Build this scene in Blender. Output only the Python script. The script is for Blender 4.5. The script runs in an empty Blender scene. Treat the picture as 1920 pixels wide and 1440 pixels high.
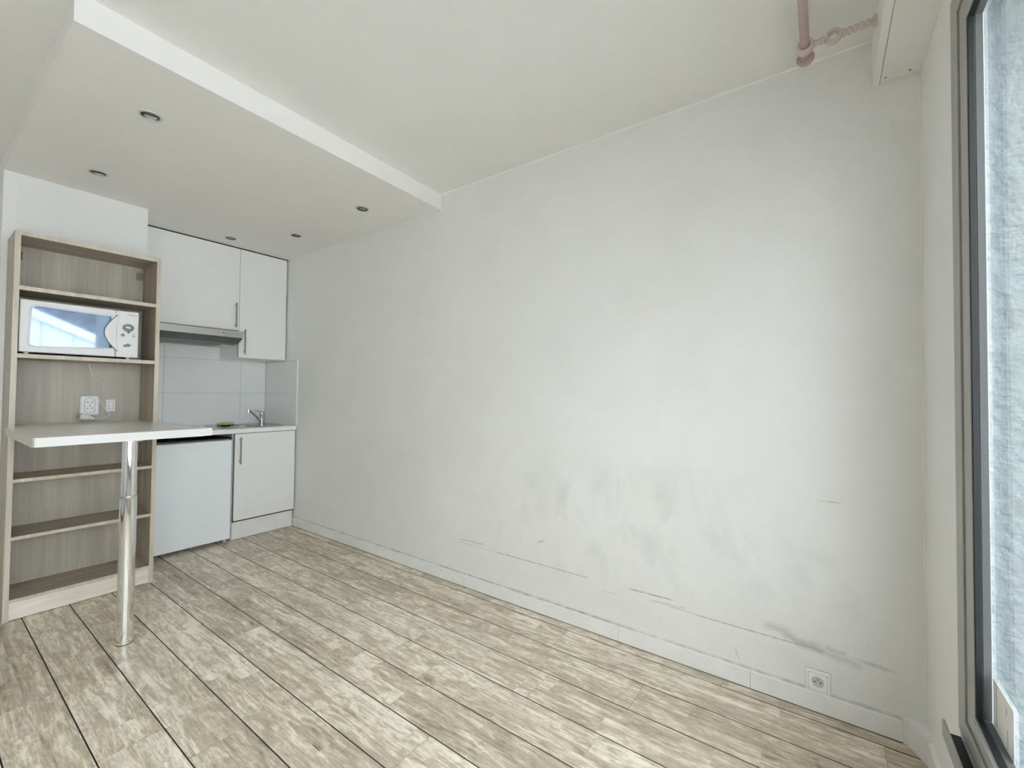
import bpy, bmesh, math, random
from mathutils import Vector, Matrix
random.seed(7)
S = bpy.context.scene
COL = S.collection

# ------------------------------------------------------------------ camera
cam_d = bpy.data.cameras.new('camera'); cam = bpy.data.objects.new('camera', cam_d); COL.objects.link(cam)
YAW, PITCH, ROLL = 0.951, 0.0214, 0.0099
fw = Vector((math.sin(YAW)*math.cos(PITCH), math.cos(YAW)*math.cos(PITCH), math.sin(PITCH)))
rt = Vector((math.cos(YAW), -math.sin(YAW), 0)); up = rt.cross(fw)
r2 = rt*math.cos(ROLL) + up*math.sin(ROLL); u2 = -rt*math.sin(ROLL) + up*math.cos(ROLL)
M = Matrix((r2, u2, -fw)).transposed().to_4x4(); M.translation = Vector((-2.12, -4.5561, 1.2388))
cam.matrix_world = M
cam_d.sensor_width = 36; cam_d.lens = 815/1920*36; cam_d.clip_start = 0.01; cam_d.clip_end = 200
S.camera = cam

# ------------------------------------------------------------------ sky, lights, exposure
W = bpy.data.worlds.new('sky'); S.world = W; W.use_nodes = True
nt = W.node_tree; bg = nt.nodes['Background']
tc = nt.nodes.new('ShaderNodeTexCoord'); sx = nt.nodes.new('ShaderNodeSeparateXYZ'); cr = nt.nodes.new('ShaderNodeValToRGB')
nt.links.new(tc.outputs['Generated'], sx.inputs[0]); nt.links.new(sx.outputs['Z'], cr.inputs[0])
cr.color_ramp.elements[0].color = (.955, .98, 1, 1); cr.color_ramp.elements[1].color = (.93, .965, 1, 1)
nt.links.new(cr.outputs[0], bg.inputs['Color']); bg.inputs['Strength'].default_value = 8.0
def portal(name, loc, rot, sx_, sy_):
    d = bpy.data.lights.new(name, 'AREA'); d.shape = 'RECTANGLE'; d.size = sx_; d.size_y = sy_
    d.cycles.is_portal = True
    o = bpy.data.objects.new(name, d); COL.objects.link(o); o.location = loc; o.rotation_euler = rot
portal('window_portal', (-2.23, -4.95, 1.34), (math.radians(-90), 0, 0), 3.6, 1.98)
vs = S.view_settings
vs.view_transform = 'Standard'; vs.look = 'None'; vs.gamma = 1.0; vs.use_curve_mapping = False
vs.exposure = 0.57
S.cycles.max_bounces = 16; S.cycles.diffuse_bounces = 12; S.cycles.glossy_bounces = 6
S.cycles.transparent_max_bounces = 12; S.cycles.sample_clamp_indirect = 8

# ------------------------------------------------------------------ materials
def mat(name, col=(.8,.8,.8), rough=.5, metal=0, bump=0, bscale=200, vary=0, vscale=3, coat=0, spec=.5, bdist=.001):
    m = bpy.data.materials.new(name); m.use_nodes = True; n = m.node_tree.nodes; l = m.node_tree.links
    b = n['Principled BSDF']
    b.inputs['Base Color'].default_value = (*col, 1); b.inputs['Roughness'].default_value = rough
    b.inputs['Metallic'].default_value = metal; b.inputs['Coat Weight'].default_value = coat
    b.inputs['Specular IOR Level'].default_value = spec
    t = n.new('ShaderNodeTexCoord')
    if bump:
        z = n.new('ShaderNodeTexNoise'); z.inputs['Scale'].default_value = bscale; z.inputs['Detail'].default_value = 3
        l.new(t.outputs['Object'], z.inputs['Vector'])
        bp = n.new('ShaderNodeBump'); bp.inputs['Strength'].default_value = bump; bp.inputs['Distance'].default_value = bdist
        l.new(z.outputs[0], bp.inputs['Height']); l.new(bp.outputs[0], b.inputs['Normal'])
    if vary:
        z = n.new('ShaderNodeTexNoise'); z.inputs['Scale'].default_value = vscale; z.inputs['Detail'].default_value = 5
        l.new(t.outputs['Object'], z.inputs['Vector'])
        r = n.new('ShaderNodeValToRGB'); r.color_ramp.elements[0].position = .3; r.color_ramp.elements[1].position = .7
        r.color_ramp.elements[0].color = (*[c*(1-vary) for c in col], 1); r.color_ramp.elements[1].color = (*[min(1, c*(1+vary)) for c in col], 1)
        l.new(z.outputs[0], r.inputs[0]); l.new(r.outputs[0], b.inputs['Base Color'])
    return m

def oak(name, light, dark, along, scale=1.0):
    """washed oak laminate, grain along one axis"""
    m = bpy.data.materials.new(name); m.use_nodes = True; n = m.node_tree.nodes; l = m.node_tree.links
    b = n['Principled BSDF']; b.inputs['Roughness'].default_value = .45
    t = n.new('ShaderNodeTexCoord'); mp = n.new('ShaderNodeMapping'); l.new(t.outputs['Object'], mp.inputs[0])
    sc = [26*scale]*3; sc[along] = 1.6*scale; mp.inputs['Scale'].default_value = sc
    z = n.new('ShaderNodeTexNoise'); z.inputs['Scale'].default_value = 1; z.inputs['Detail'].default_value = 6; z.inputs['Roughness'].default_value = .6
    z.inputs['Distortion'].default_value = .6
    l.new(mp.outputs[0], z.inputs['Vector'])
    mp2 = n.new('ShaderNodeMapping'); l.new(t.outputs['Object'], mp2.inputs[0]); sc = [140*scale]*3; sc[along] = 5*scale; mp2.inputs['Scale'].default_value = sc
    z2 = n.new('ShaderNodeTexNoise'); z2.inputs['Scale'].default_value = 1; z2.inputs['Detail'].default_value = 3; l.new(mp2.outputs[0], z2.inputs['Vector'])
    mx = n.new('ShaderNodeMath'); mx.operation = 'MULTIPLY_ADD'; mx.inputs[1].default_value = .35
    l.new(z2.outputs[0], mx.inputs[0]); l.new(z.outputs[0], mx.inputs[2])
    r = n.new('ShaderNodeValToRGB'); r.color_ramp.elements[0].position = .5; r.color_ramp.elements[1].position = .86
    r.color_ramp.elements[0].color = (*dark, 1); r.color_ramp.elements[1].color = (*light, 1)
    l.new(mx.outputs[0], r.inputs[0]); l.new(r.outputs[0], b.inputs['Base Color'])
    bp = n.new('ShaderNodeBump'); bp.inputs['Strength'].default_value = .15; bp.inputs['Distance'].default_value = .0006
    l.new(z2.outputs[0], bp.inputs['Height']); l.new(bp.outputs[0], b.inputs['Normal'])
    return m

class NB:
    """small node-building helper"""
    def __init__(s, m): s.n = m.node_tree.nodes; s.l = m.node_tree.links
    def math(s, op, a, b=None, c=None, clamp=False):
        k = s.n.new('ShaderNodeMath'); k.operation = op; k.use_clamp = clamp
        for i, v in enumerate((a, b, c)):
            if v is None: continue
            if isinstance(v, (int, float)): k.inputs[i].default_value = v
            else: s.l.new(v, k.inputs[i])
        return k.outputs[0]
    def noise(s, vec, scale, detail=4, rough=.5, dist=0):
        z = s.n.new('ShaderNodeTexNoise'); z.inputs['Scale'].default_value = scale; z.inputs['Detail'].default_value = detail
        z.inputs['Roughness'].default_value = rough; z.inputs['Distortion'].default_value = dist
        s.l.new(vec, z.inputs['Vector']); return z.outputs[0]
    def mapping(s, vec, scale=(1,1,1), loc=(0,0,0)):
        k = s.n.new('ShaderNodeMapping'); s.l.new(vec, k.inputs[0]); k.inputs['Scale'].default_value = scale; k.inputs['Location'].default_value = loc
        return k.outputs[0]
    def ramp(s, fac, stops):
        r = s.n.new('ShaderNodeValToRGB'); e = r.color_ramp.elements
        while len(e) < len(stops): e.new(.5)
        for k, (p, c) in zip(e, stops): k.position = p; k.color = (*c, 1) if len(c) == 3 else c
        s.l.new(fac, r.inputs[0]); return r.outputs[0]
    def mix(s, fac, a, b):
        k = s.n.new('ShaderNodeMix'); k.data_type = 'RGBA'
        if isinstance(fac, (int, float)): k.inputs[0].default_value = fac
        else: s.l.new(fac, k.inputs[0])
        for i, v in ((6, a), (7, b)):
            if isinstance(v, tuple): k.inputs[i].default_value = (*v, 1)
            else: s.l.new(v, k.inputs[i])
        return k.outputs[2]

WALLC = (.855, .855, .85)
def wall_material():
    """painted plaster with scuffs, scratches and rubbed patches at their own places on the long wall"""
    m = bpy.data.materials.new('scuffed_wall_paint'); m.use_nodes = True; k = NB(m); b = m.node_tree.nodes['Principled BSDF']
    t = k.n.new('ShaderNodeTexCoord'); P = t.outputs['Object']
    sp = k.n.new('ShaderNodeSeparateXYZ'); k.l.new(P, sp.inputs[0]); y, z = sp.outputs['Y'], sp.outputs['Z']
    wob = k.noise(P, 9, 3); zj = k.math('MULTIPLY_ADD', wob, .07, -.035); z2 = k.math('ADD', z, zj)
    fine = k.noise(P, 60, 4, .7)
    total = None
    def add(v):
        nonlocal total
        total = v if total is None else k.math('MAXIMUM', total, v)
    def seg(y0, z0, y1, z1, w, s, soft=False):
        L = math.hypot(y1-y0, z1-z0); dy, dz = (y1-y0)/L, (z1-z0)/L
        a = k.math('SUBTRACT', y, y0); c = k.math('SUBTRACT', z if not soft else z2, z0)
        tt = k.math('ADD', k.math('MULTIPLY', a, dy), k.math('MULTIPLY', c, dz))
        pp = k.math('SUBTRACT', k.math('MULTIPLY', a, dz), k.math('MULTIPLY', c, dy))
        over = k.math('MAXIMUM', k.math('SUBTRACT', tt, L), k.math('MULTIPLY', tt, -1))
        over = k.math('MULTIPLY', k.math('MAXIMUM', over, 0), 1.0 if soft else .15)
        d = k.math('SQRT', k.math('ADD', k.math('POWER', over, 2), k.math('POWER', pp, 2)))
        f = k.math('SUBTRACT', 1, k.math('DIVIDE', d, w), clamp=True)
        nn = k.math('MULTIPLY_ADD', fine, 2.2, -.5, clamp=True) if not soft else k.math('MULTIPLY_ADD', fine, 1.0, .45, clamp=True)
        if soft: f = k.math('POWER', f, 1.3)
        add(k.math('MULTIPLY', k.math('MULTIPLY', f, nn), s))
    # long scratches left by furniture
    seg(-2.636,.273,-3.00,.272,.0035,.45); seg(-2.95,.272,-3.53,.271,.0040,.95)
    seg(-2.667,.294,-2.823,.297,.0045,.8); seg(-3.796,.274,-3.957,.276,.006,.9)
    seg(-3.909,.249,-4.10,.239,.0045,.6); seg(-4.022,.255,-3.90,.247,.006,.45)
    seg(-4.09,.2395,-4.53,.2375,.0040,.9); seg(-4.584,.426,-4.65,.438,.0025,.38)
    seg(-4.552,.826,-4.602,.825,.003,.8); seg(-3.645,.229,-3.70,.228,.003,.4)
    seg(-3.254,.4,-3.256,.401,.006,.9); seg(-4.70,.242,-4.715,.241,.012,.55)
    seg(-4.65,.438,-4.70,.30,.0025,.16); seg(-4.25,.13,-4.255,.115,.004,.7)
    # soft dark rubs
    seg(-4.37,.283,-4.45,.272,.034,.34, True); seg(-4.43,.268,-4.53,.250,.036,.42, True)
    seg(-4.47,.250,-4.55,.243,.022,.55, True); seg(-4.55,.243,-4.66,.222,.030,.26, True)
    seg(-4.57,.262,-4.62,.256,.016,.34, True); seg(-4.45,.60,-4.56,.60,.10,.10, True)
    base_patch = k.noise(k.mapping(P, (1, 1, 1.2)), 2.6, 6, .62, .5)
    patch = k.math('MULTIPLY_ADD', base_patch, 5.0, -2.45, clamp=True)
    # rubbed zone of the lower wall
    def bump01(v, c, w):
        return k.math('SUBTRACT', 1, k.math('POWER', k.math('DIVIDE', k.math('SUBTRACT', v, c), w), 2), clamp=True)
    zone = k.math('MULTIPLY', bump01(y, -3.65, .95), bump01(z, .55, .42))
    streak = k.noise(k.mapping(P, (1, 2.2, 1.3)), 2.6, 7, .62, .4)
    rub = k.math('MULTIPLY', k.math('MULTIPLY', k.math('MULTIPLY_ADD', streak, 5.0, -2.35, clamp=True), zone), .15)
    zone2 = k.math('MULTIPLY', bump01(y, -4.45, .42), bump01(z, .42, .42))
    rub2 = k.math('MULTIPLY', k.math('MULTIPLY', zone2, patch), .15)
    add(rub); add(rub2)
    lowd = k.math('MULTIPLY', k.math('MULTIPLY', k.math('MULTIPLY_ADD', fine, 4, -2.1, clamp=True), bump01(z, .2, .16)), .12)
    add(lowd)
    gen = k.math('MULTIPLY', k.math('SUBTRACT', base_patch, .5), 1.3)
    col = k.mix(k.math('ADD', .5, gen, clamp=True), (WALLC[0]*.955, WALLC[1]*.955, WALLC[2]*.945), (WALLC[0]*1.03, WALLC[1]*1.035, WALLC[2]*1.045))
    col = k.mix(total, col, (.20, .20, .19))
    k.l.new(col, b.inputs['Base Color']); b.inputs['Roughness'].default_value = .62; b.inputs['Specular IOR Level'].default_value = .35
    h = k.math('ADD', k.noise(P, 260, 2), k.math('MULTIPLY', k.noise(P, 60, 2), .8))
    bp = k.n.new('ShaderNodeBump'); bp.inputs['Strength'].default_value = .55; bp.inputs['Distance'].default_value = .0016
    k.l.new(h, bp.inputs['Height']); k.l.new(bp.outputs[0], b.inputs['Normal'])
    return m

def floor_material():
    """worn, whitewashed oak laminate: grain runs along y; every plank gets its own offset"""
    m = bpy.data.materials.new('worn_oak_laminate'); m.use_nodes = True; k = NB(m); b = m.node_tree.nodes['Principled BSDF']
    t = k.n.new('ShaderNodeTexCoord'); oi = k.n.new('ShaderNodeObjectInfo')
    cmb = k.n.new('ShaderNodeCombineXYZ'); r = oi.outputs['Random']
    k.l.new(k.math('MULTIPLY', r, 37), cmb.inputs[0]); k.l.new(k.math('MULTIPLY', r, 91), cmb.inputs[1]); k.l.new(k.math('MULTIPLY', r, 13), cmb.inputs[2])
    va = k.n.new('ShaderNodeVectorMath'); va.operation = 'ADD'; k.l.new(t.outputs['Object'], va.inputs[0]); k.l.new(cmb.outputs[0], va.inputs[1])
    V = va.outputs[0]
    # printed boards inside a plank: two strips, uneven lengths
    sp = k.n.new('ShaderNodeSeparateXYZ'); k.l.new(t.outputs['Object'], sp.inputs[0])
    strip = k.math('FLOOR', k.math('DIVIDE', k.math('ADD', sp.outputs['X'], .0001), .0925))
    yy = k.math('ADD', k.math('ADD', sp.outputs['Y'], k.math('MULTIPLY', r, 5)), k.math('MULTIPLY', strip, .37))
    blk = k.math('FLOOR', k.math('DIVIDE', yy, .62))
    cc = k.n.new('ShaderNodeCombineXYZ'); k.l.new(k.math('ADD', strip, k.math('MULTIPLY', r, 50)), cc.inputs[0]); k.l.new(blk, cc.inputs[1])
    wn = k.n.new('ShaderNodeTexWhiteNoise'); wn.noise_dimensions = '2D'; k.l.new(cc.outputs[0], wn.inputs['Vector'])
    tone = wn.outputs['Value']
    sh = k.n.new('ShaderNodeCombineXYZ'); k.l.new(k.math('MULTIPLY', tone, 20), sh.inputs[0]); k.l.new(k.math('MULTIPLY', tone, 7), sh.inputs[2])
    vb = k.n.new('ShaderNodeVectorMath'); vb.operation = 'ADD'; k.l.new(V, vb.inputs[0]); k.l.new(sh.outputs[0], vb.inputs[1]); V2 = vb.outputs[0]
    g1 = k.noise(k.mapping(V2, (26, 2.6, 1)), 1, 8, .66, 1.6)
    g2 = k.noise(k.mapping(V2, (110, 7, 1)), 1, 5, .65, 1.2)
    bl = k.noise(k.mapping(V2, (15, 6, 1)), 1, 7, .72, 1.1)
    sp_ = k.noise(k.mapping(V, (60, 30, 1)), 1, 5, .7, .4)
    v = k.math('ADD', k.math('MULTIPLY', g1, .36), k.math('ADD', k.math('MULTIPLY', g2, .24), k.math('ADD', k.math('MULTIPLY', bl, .30), k.math('MULTIPLY', sp_, .14))))
    v = k.math('ADD', v, k.math('MULTIPLY', k.math('SUBTRACT', tone, .5), .045))
    v = k.math('ADD', v, k.math('MULTIPLY', k.math('SUBTRACT', r, .5), .045))
    col = k.ramp(v, [(.38, (.185, .145, .098)), (.44, (.395, .335, .247)), (.51, (.59, .512, .395)), (.585, (.93, .845, .715))])
    hue = k.noise(k.mapping(V, (9, 2.2, 1)), 1, 3)
    col = k.mix(k.math('MULTIPLY_ADD', hue, 1.6, -.75, clamp=True), col, (.46, .385, .30))
    k.l.new(col, b.inputs['Base Color'])
    k.l.new(k.math('MULTIPLY_ADD', bl, .20, .24), b.inputs['Roughness']); b.inputs['Specular IOR Level'].default_value = .5
    bp = k.n.new('ShaderNodeBump'); bp.inputs['Strength'].default_value = .18; bp.inputs['Distance'].default_value = .0008
    k.l.new(k.math('ADD', g2, g1), bp.inputs['Height']); k.l.new(bp.outputs[0], b.inputs['Normal'])
    return m

def glass_material():
    m = bpy.data.materials.new('window_glass'); m.use_nodes = True; n = m.node_tree.nodes; l = m.node_tree.links
    n.remove(n['Principled BSDF']); o = n['Material Output']
    tr = n.new('ShaderNodeBsdfTransparent'); tr.inputs[0].default_value = (.96, .98, .98, 1)
    gl = n.new('ShaderNodeBsdfGlossy'); gl.inputs['Roughness'].default_value = .02
    fr = n.new('ShaderNodeFresnel'); fr.inputs[0].default_value = 1.45
    mr = n.new('ShaderNodeMath'); mr.operation = 'MULTIPLY'; mr.inputs[1].default_value = .55
    mx = n.new('ShaderNodeMixShader'); l.new(fr.outputs[0], mr.inputs[0]); l.new(mr.outputs[0], mx.inputs[0]); l.new(tr.outputs[0], mx.inputs[1]); l.new(gl.outputs[0], mx.inputs[2])
    l.new(mx.outputs[0], o.inputs[0]); return m

M_wall = wall_material(); M_floor = floor_material(); M_glass = glass_material()
M_paint = mat('wall_paint', WALLC, .65, bump=.28, bscale=240, bdist=.0012, vary=.012)
M_ceil = mat('ceiling_paint', (.835, .83, .81), .8, bump=.75, bscale=120, bdist=.002, vary=.015, vscale=1.5)
M_soffit = mat('soffit_paint', (.855, .84, .825), .75, bump=.7, bscale=120, bdist=.002, vary=.015, vscale=1.5)
M_base = mat('baseboard_paint', (.86, .86, .86), .4, bump=.1, bscale=40, vary=.03, vscale=14)
M_basetop = mat('baseboard_caulk', (.60, .60, .575), .6, vary=.25, vscale=20)
M_core = mat('plank_core', (.085, .068, .048), .9)
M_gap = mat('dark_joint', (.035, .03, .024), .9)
M_oak_v = oak('washed_oak_upright_shaded', (.52, .45, .355), (.32, .265, .195), 2)  # darkened copy of the laminate, shade on the uprights put into the colour
M_oak_h = oak('washed_oak_lengthwise_shaded', (.50, .43, .34), (.31, .26, .195), 0)  # darkened copy for the shelves, their shade painted in
M_oak_back = oak('washed_oak_backing', (.60, .55, .475), (.45, .405, .34), 2, .6)
M_brk = mat('taupe_plastic', (.30, .26, .22), .5)
M_oak_front = oak('washed_oak_lit_front', (.93, .88, .80), (.72, .66, .57), 0)  # pale copy of the same laminate, daylight on the plinth painted in
M_oak_edge = oak('washed_oak_lit_edge', (.72, .655, .56), (.56, .50, .41), 2)  # pale copy for front edges, light put into the colour
M_white = mat('white_laminate', (.88, .88, .87), .38, vary=.012, vscale=5)
M_whitetop = mat('white_edge', (.91, .905, .89), .35)
M_tabletop = mat('table_laminate', (.76, .755, .72), .22, vary=.03, vscale=6)
M_tabedge = mat('table_end_band', (.58, .56, .49), .4)
M_fridge = mat('fridge_enamel', (.90, .95, .99), .28, bump=.05, bscale=400)
M_fgrey = mat('fridge_trim_grey', (.45, .46, .48), .4)
M_black = mat('black_plastic', (.012, .012, .012), .5)
M_steel = mat('brushed_steel', (.55, .545, .52), .32, 1, bump=.05, bscale=300)
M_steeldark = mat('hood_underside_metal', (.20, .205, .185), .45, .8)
M_handle = mat('satin_nickel_handle', (.42, .415, .40), .35, 1)
M_sink = mat('sink_steel', (.48, .48, .47), .26, 1)
M_chrome = mat('chrome', (.86, .87, .88), .06, 1)
M_tap = mat('tap_chrome', (.62, .63, .64), .12, 1)
M_tile = mat('glazed_white_tile', (.84, .85, .86), .16, vary=.02, vscale=4)
M_grout = mat('tile_grout', (.50, .50, .49), .9)
M_mw = mat('microwave_plastic', (.84, .84, .83), .32)
M_mwgrey = mat('microwave_grey_print', (.20, .23, .24), .35)
M_mwlight = mat('microwave_light_grey_print', (.50, .52, .53), .4)
M_mwbody = mat('microwave_casing', (.62, .62, .60), .4)
M_mwwin = mat('microwave_window', (.175, .205, .255), .035, 1.0)
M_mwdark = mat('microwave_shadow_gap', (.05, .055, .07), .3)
M_plastic = mat('white_plastic', (.90, .90, .885), .3)
M_recess = mat('socket_recess', (.76, .76, .745), .35)
M_mwlight2 = mat('pale_grey_joint', (.60, .60, .585), .5)
M_slot = mat('socket_hole', (.03, .03, .03), .6)
M_cable = mat('cable_sheath', (.74, .73, .69), .45)
M_sponge = mat('sponge_yellow', (.62, .53, .26), .95, bump=.8, bscale=160, bdist=.002)
M_scour = mat('sponge_scourer', (.02, .05, .03), .95, bump=.8, bscale=300)
M_spot = mat('spotlight_ring', (.64, .64, .62), .35, .1)
M_spotin = mat('spotlight_inner', (.055, .055, .045), .5)
M_lens = mat('spotlight_lens', (.26, .285, .27), .3)
M_alu = mat('window_aluminium', (.40, .40, .385), .42, .25)
M_aludark = mat('window_aluminium_groove', (.22, .22, .21), .5, .2)
M_gasket = mat('rubber_gasket', (.010, .013, .017), .5)
M_spacer = mat('glazing_spacer', (.115, .12, .12), .5)
M_rod = mat('dusty_pink_wood_paint', (.50, .375, .37), .42, bump=.1, bscale=60, vary=.03)
M_rodpale = mat('pale_pink_wood_paint', (.66, .57, .54), .45)
M_box = mat('shutter_box_paint', (.84, .83, .80), .5, bump=.1, bscale=90, vary=.02)
M_paper = mat('sticker_paper', (.88, .88, .87), .6)
M_paperink = mat('sticker_grey_ink', (.40, .42, .42), .6)
M_render = mat('roughcast_render', (.24, .28, .295), .9, bump=1.0, bscale=44, bdist=.014, vary=.12, vscale=30)
M_facade = mat('white_boarding', (.80, .84, .90), .6, vary=.03)
M_slate = mat('roof_slate', (.16, .18, .20), .6, bump=.6, bscale=30, bdist=.01, vary=.35, vscale=9)
M_sky_blocking = mat('sky_blocking_render', (.62, .61, .58), .9, vary=.04)
M_ground = mat('courtyard_paving', (.42, .41, .39), .9, bump=.5, bscale=30, vary=.1)

# ------------------------------------------------------------------ mesh helpers
def link(name, bm, m, parent=None, smooth=False):
    me = bpy.data.meshes.new(name); bm.normal_update(); bm.to_mesh(me); bm.free()
    o = bpy.data.objects.new(name, me); COL.objects.link(o)
    for mm in (m if isinstance(m, (list, tuple)) else [m]): me.materials.append(mm)
    if smooth:
        for p in me.polygons: p.use_smooth = True
        try: me.set_sharp_from_angle(angle=math.radians(35))
        except Exception: pass
    if parent is not None:
        o.parent = parent
        o.matrix_parent_inverse = parent_matrix(parent).inverted()
    return o
def parent_matrix(o):
    m = o.matrix_basis.copy()
    if o.parent is not None: m = parent_matrix(o.parent) @ o.matrix_parent_inverse @ m
    return m
def abox(bm, x0, x1, y0, y1, z0, z1, bev=0, mi=0, seg=1):
    x0, x1 = min(x0,x1), max(x0,x1); y0, y1 = min(y0,y1), max(y0,y1); z0, z1 = min(z0,z1), max(z0,z1)
    r = bmesh.ops.create_cube(bm, size=1)['verts']
    for v in r:
        v.co = Vector(((x0+x1)/2 + v.co.x*(x1-x0), (y0+y1)/2 + v.co.y*(y1-y0), (z0+z1)/2 + v.co.z*(z1-z0)))
    fs = set(f for v in r for f in v.link_faces)
    for f in fs: f.material_index = mi
    if bev:
        es = list(set(e for v in r for e in v.link_edges))
        g = bmesh.ops.bevel(bm, geom=es, offset=bev, segments=seg, affect='EDGES', profile=.5)
        for f in g['faces']: f.material_index = mi
def box(name, x0, x1, y0, y1, z0, z1, m, parent=None, bev=0.0015, seg=1):
    bm = bmesh.new(); abox(bm, x0, x1, y0, y1, z0, z1, bev, 0, seg); return link(name, bm, m, parent)
def acyl(bm, p0, p1, r0, r1=None, n=24, caps=True, mi=0):
    r1 = r0 if r1 is None else r1
    p0, p1 = Vector(p0), Vector(p1); d = (p1-p0).normalized()
    a = d.orthogonal().normalized(); c = d.cross(a)
    A = [bm.verts.new(p0 + (a*math.cos(t)+c*math.sin(t))*r0) for t in [2*math.pi*i/n for i in range(n)]]
    B = [bm.verts.new(p1 + (a*math.cos(t)+c*math.sin(t))*r1) for t in [2*math.pi*i/n for i in range(n)]]
    for i in range(n):
        f = bm.faces.new((A[i], A[(i+1)%n], B[(i+1)%n], B[i])); f.material_index = mi
    if caps:
        bm.faces.new(A[::-1]).material_index = mi; bm.faces.new(B).material_index = mi
def revolve(bm, prof, origin, axis, n=32, mi=None):
    """prof: list of (radius, distance along axis)"""
    o = Vector(origin); d = Vector(axis).normalized(); a = d.orthogonal().normalized(); c = d.cross(a)
    rings = []
    for r, h in prof:
        if r < 1e-6: rings.append([bm.verts.new(o + d*h)])
        else: rings.append([bm.verts.new(o + d*h + (a*math.cos(2*math.pi*i/n)+c*math.sin(2*math.pi*i/n))*r) for i in range(n)])
    for j, (A, B) in enumerate(zip(rings, rings[1:])):
        for i in range(n):
            q = (i+1) % n
            if len(A) == 1 and len(B) == 1: continue
            if len(A) == 1: f = bm.faces.new((A[0], B[q], B[i]))
            elif len(B) == 1: f = bm.faces.new((A[i], A[q], B[0]))
            else: f = bm.faces.new((A[i], A[q], B[q], B[i]))
            if mi: f.material_index = mi[j]
    bmesh.ops.recalc_face_normals(bm, faces=bm.faces)
def prism(bm, pts, axis, a0, a1, bev=0, mi=0):
    """extrude a polygon; axis 0: pts=(y,z); axis 1: pts=(x,z); axis 2: pts=(x,y)"""
    def mk(p, t):
        return {0: (t, p[0], p[1]), 1: (p[0], t, p[1]), 2: (p[0], p[1], t)}[axis]
    A = [bm.verts.new(mk(p, a0)) for p in pts]; B = [bm.verts.new(mk(p, a1)) for p in pts]
    fs = [bm.faces.new(A), bm.faces.new(B[::-1])]
    for i in range(len(pts)):
        j = (i+1) % len(pts); fs.append(bm.faces.new((A[i], B[i], B[j], A[j])))
    for f in fs: f.material_index = mi
    bmesh.ops.recalc_face_normals(bm, faces=fs)
    if bev: bmesh.ops.bevel(bm, geom=list(set(e for f in fs for e in f.edges)), offset=bev, segments=2, affect='EDGES', profile=.5)
def tube(bm, pts, r, n=10):
    """smooth tube through points (Catmull-Rom)"""
    P = [Vector(p) for p in pts]; Q = []
    for i in range(len(P)-1):
        a, b_, c, d = P[max(i-1,0)], P[i], P[i+1], P[min(i+2,len(P)-1)]
        for s in range(8):
            t = s/8; Q.append(.5*((2*b_)+(c-a)*t+(2*a-5*b_+4*c-d)*t*t+(3*b_-a-3*c+d)*t**3))
    Q.append(P[-1]); rings = []; ref = Vector((.3, 1, .2)).normalized()
    for i, q in enumerate(Q):
        d = (Q[min(i+1,len(Q)-1)] - Q[max(i-1,0)]).normalized(); a = (ref - d*ref.dot(d)).normalized(); c = d.cross(a)
        rings.append([bm.verts.new(q+(a*math.cos(2*math.pi*k/n)+c*math.sin(2*math.pi*k/n))*r) for k in range(n)])
    for A, B in zip(rings, rings[1:]):
        for i in range(n): bm.faces.new((A[i], A[(i+1)%n], B[(i+1)%n], B[i]))
    bm.faces.new(rings[0][::-1]); bm.faces.new(rings[-1])
    bmesh.ops.recalc_face_normals(bm, faces=bm.faces)
def tag(o, label=None, cat=None, group=None, kind=None):
    if label: o['label'] = label
    if cat: o['category'] = cat
    if group: o['group'] = group
    if kind: o['kind'] = kind
    return o
def thing(name, label, cat, loc=(0,0,0), group=None):
    o = bpy.data.objects.new(name, None); COL.objects.link(o); o.location = loc; o.empty_display_size = .05
    return tag(o, label, cat, group)
def struct(name, bm, m, parent=None, smooth=False):
    o = link(name, bm, m, parent, smooth)
    if parent is None: o['kind'] = 'structure'
    return o
def text_mesh(name, body, size, loc, rot, m, parent, depth=.0006):
    c = bpy.data.curves.new(name, 'FONT'); c.body = body; c.size = size; c.extrude = depth; c.align_x = 'CENTER'
    t = bpy.data.objects.new(name+'_tmp', c); COL.objects.link(t)
    dg = bpy.context.evaluated_depsgraph_get(); dg.update()
    me = bpy.data.meshes.new_from_object(t.evaluated_get(dg)); bpy.data.objects.remove(t)
    me.transform(Matrix.Translation(loc) @ Matrix.Rotation(rot[2],4,'Z') @ Matrix.Rotation(rot[0],4,'X'))
    o = bpy.data.objects.new(name, me); COL.objects.link(o); me.materials.append(m)
    o.parent = parent; o.matrix_parent_inverse = parent_matrix(parent).inverted(); return o

# ------------------------------------------------------------------ key dimensions (metres)
ZC, ZS = 2.60, 2.493            # ceiling, dropped ceiling
YW = -4.852                     # inner face of the window wall
XL = -4.4                      # far left wall of the room
WX0, WX1, WZ0, WZ1 = -.462, -4.0, .36, 2.325     # window opening
T = .22
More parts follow.
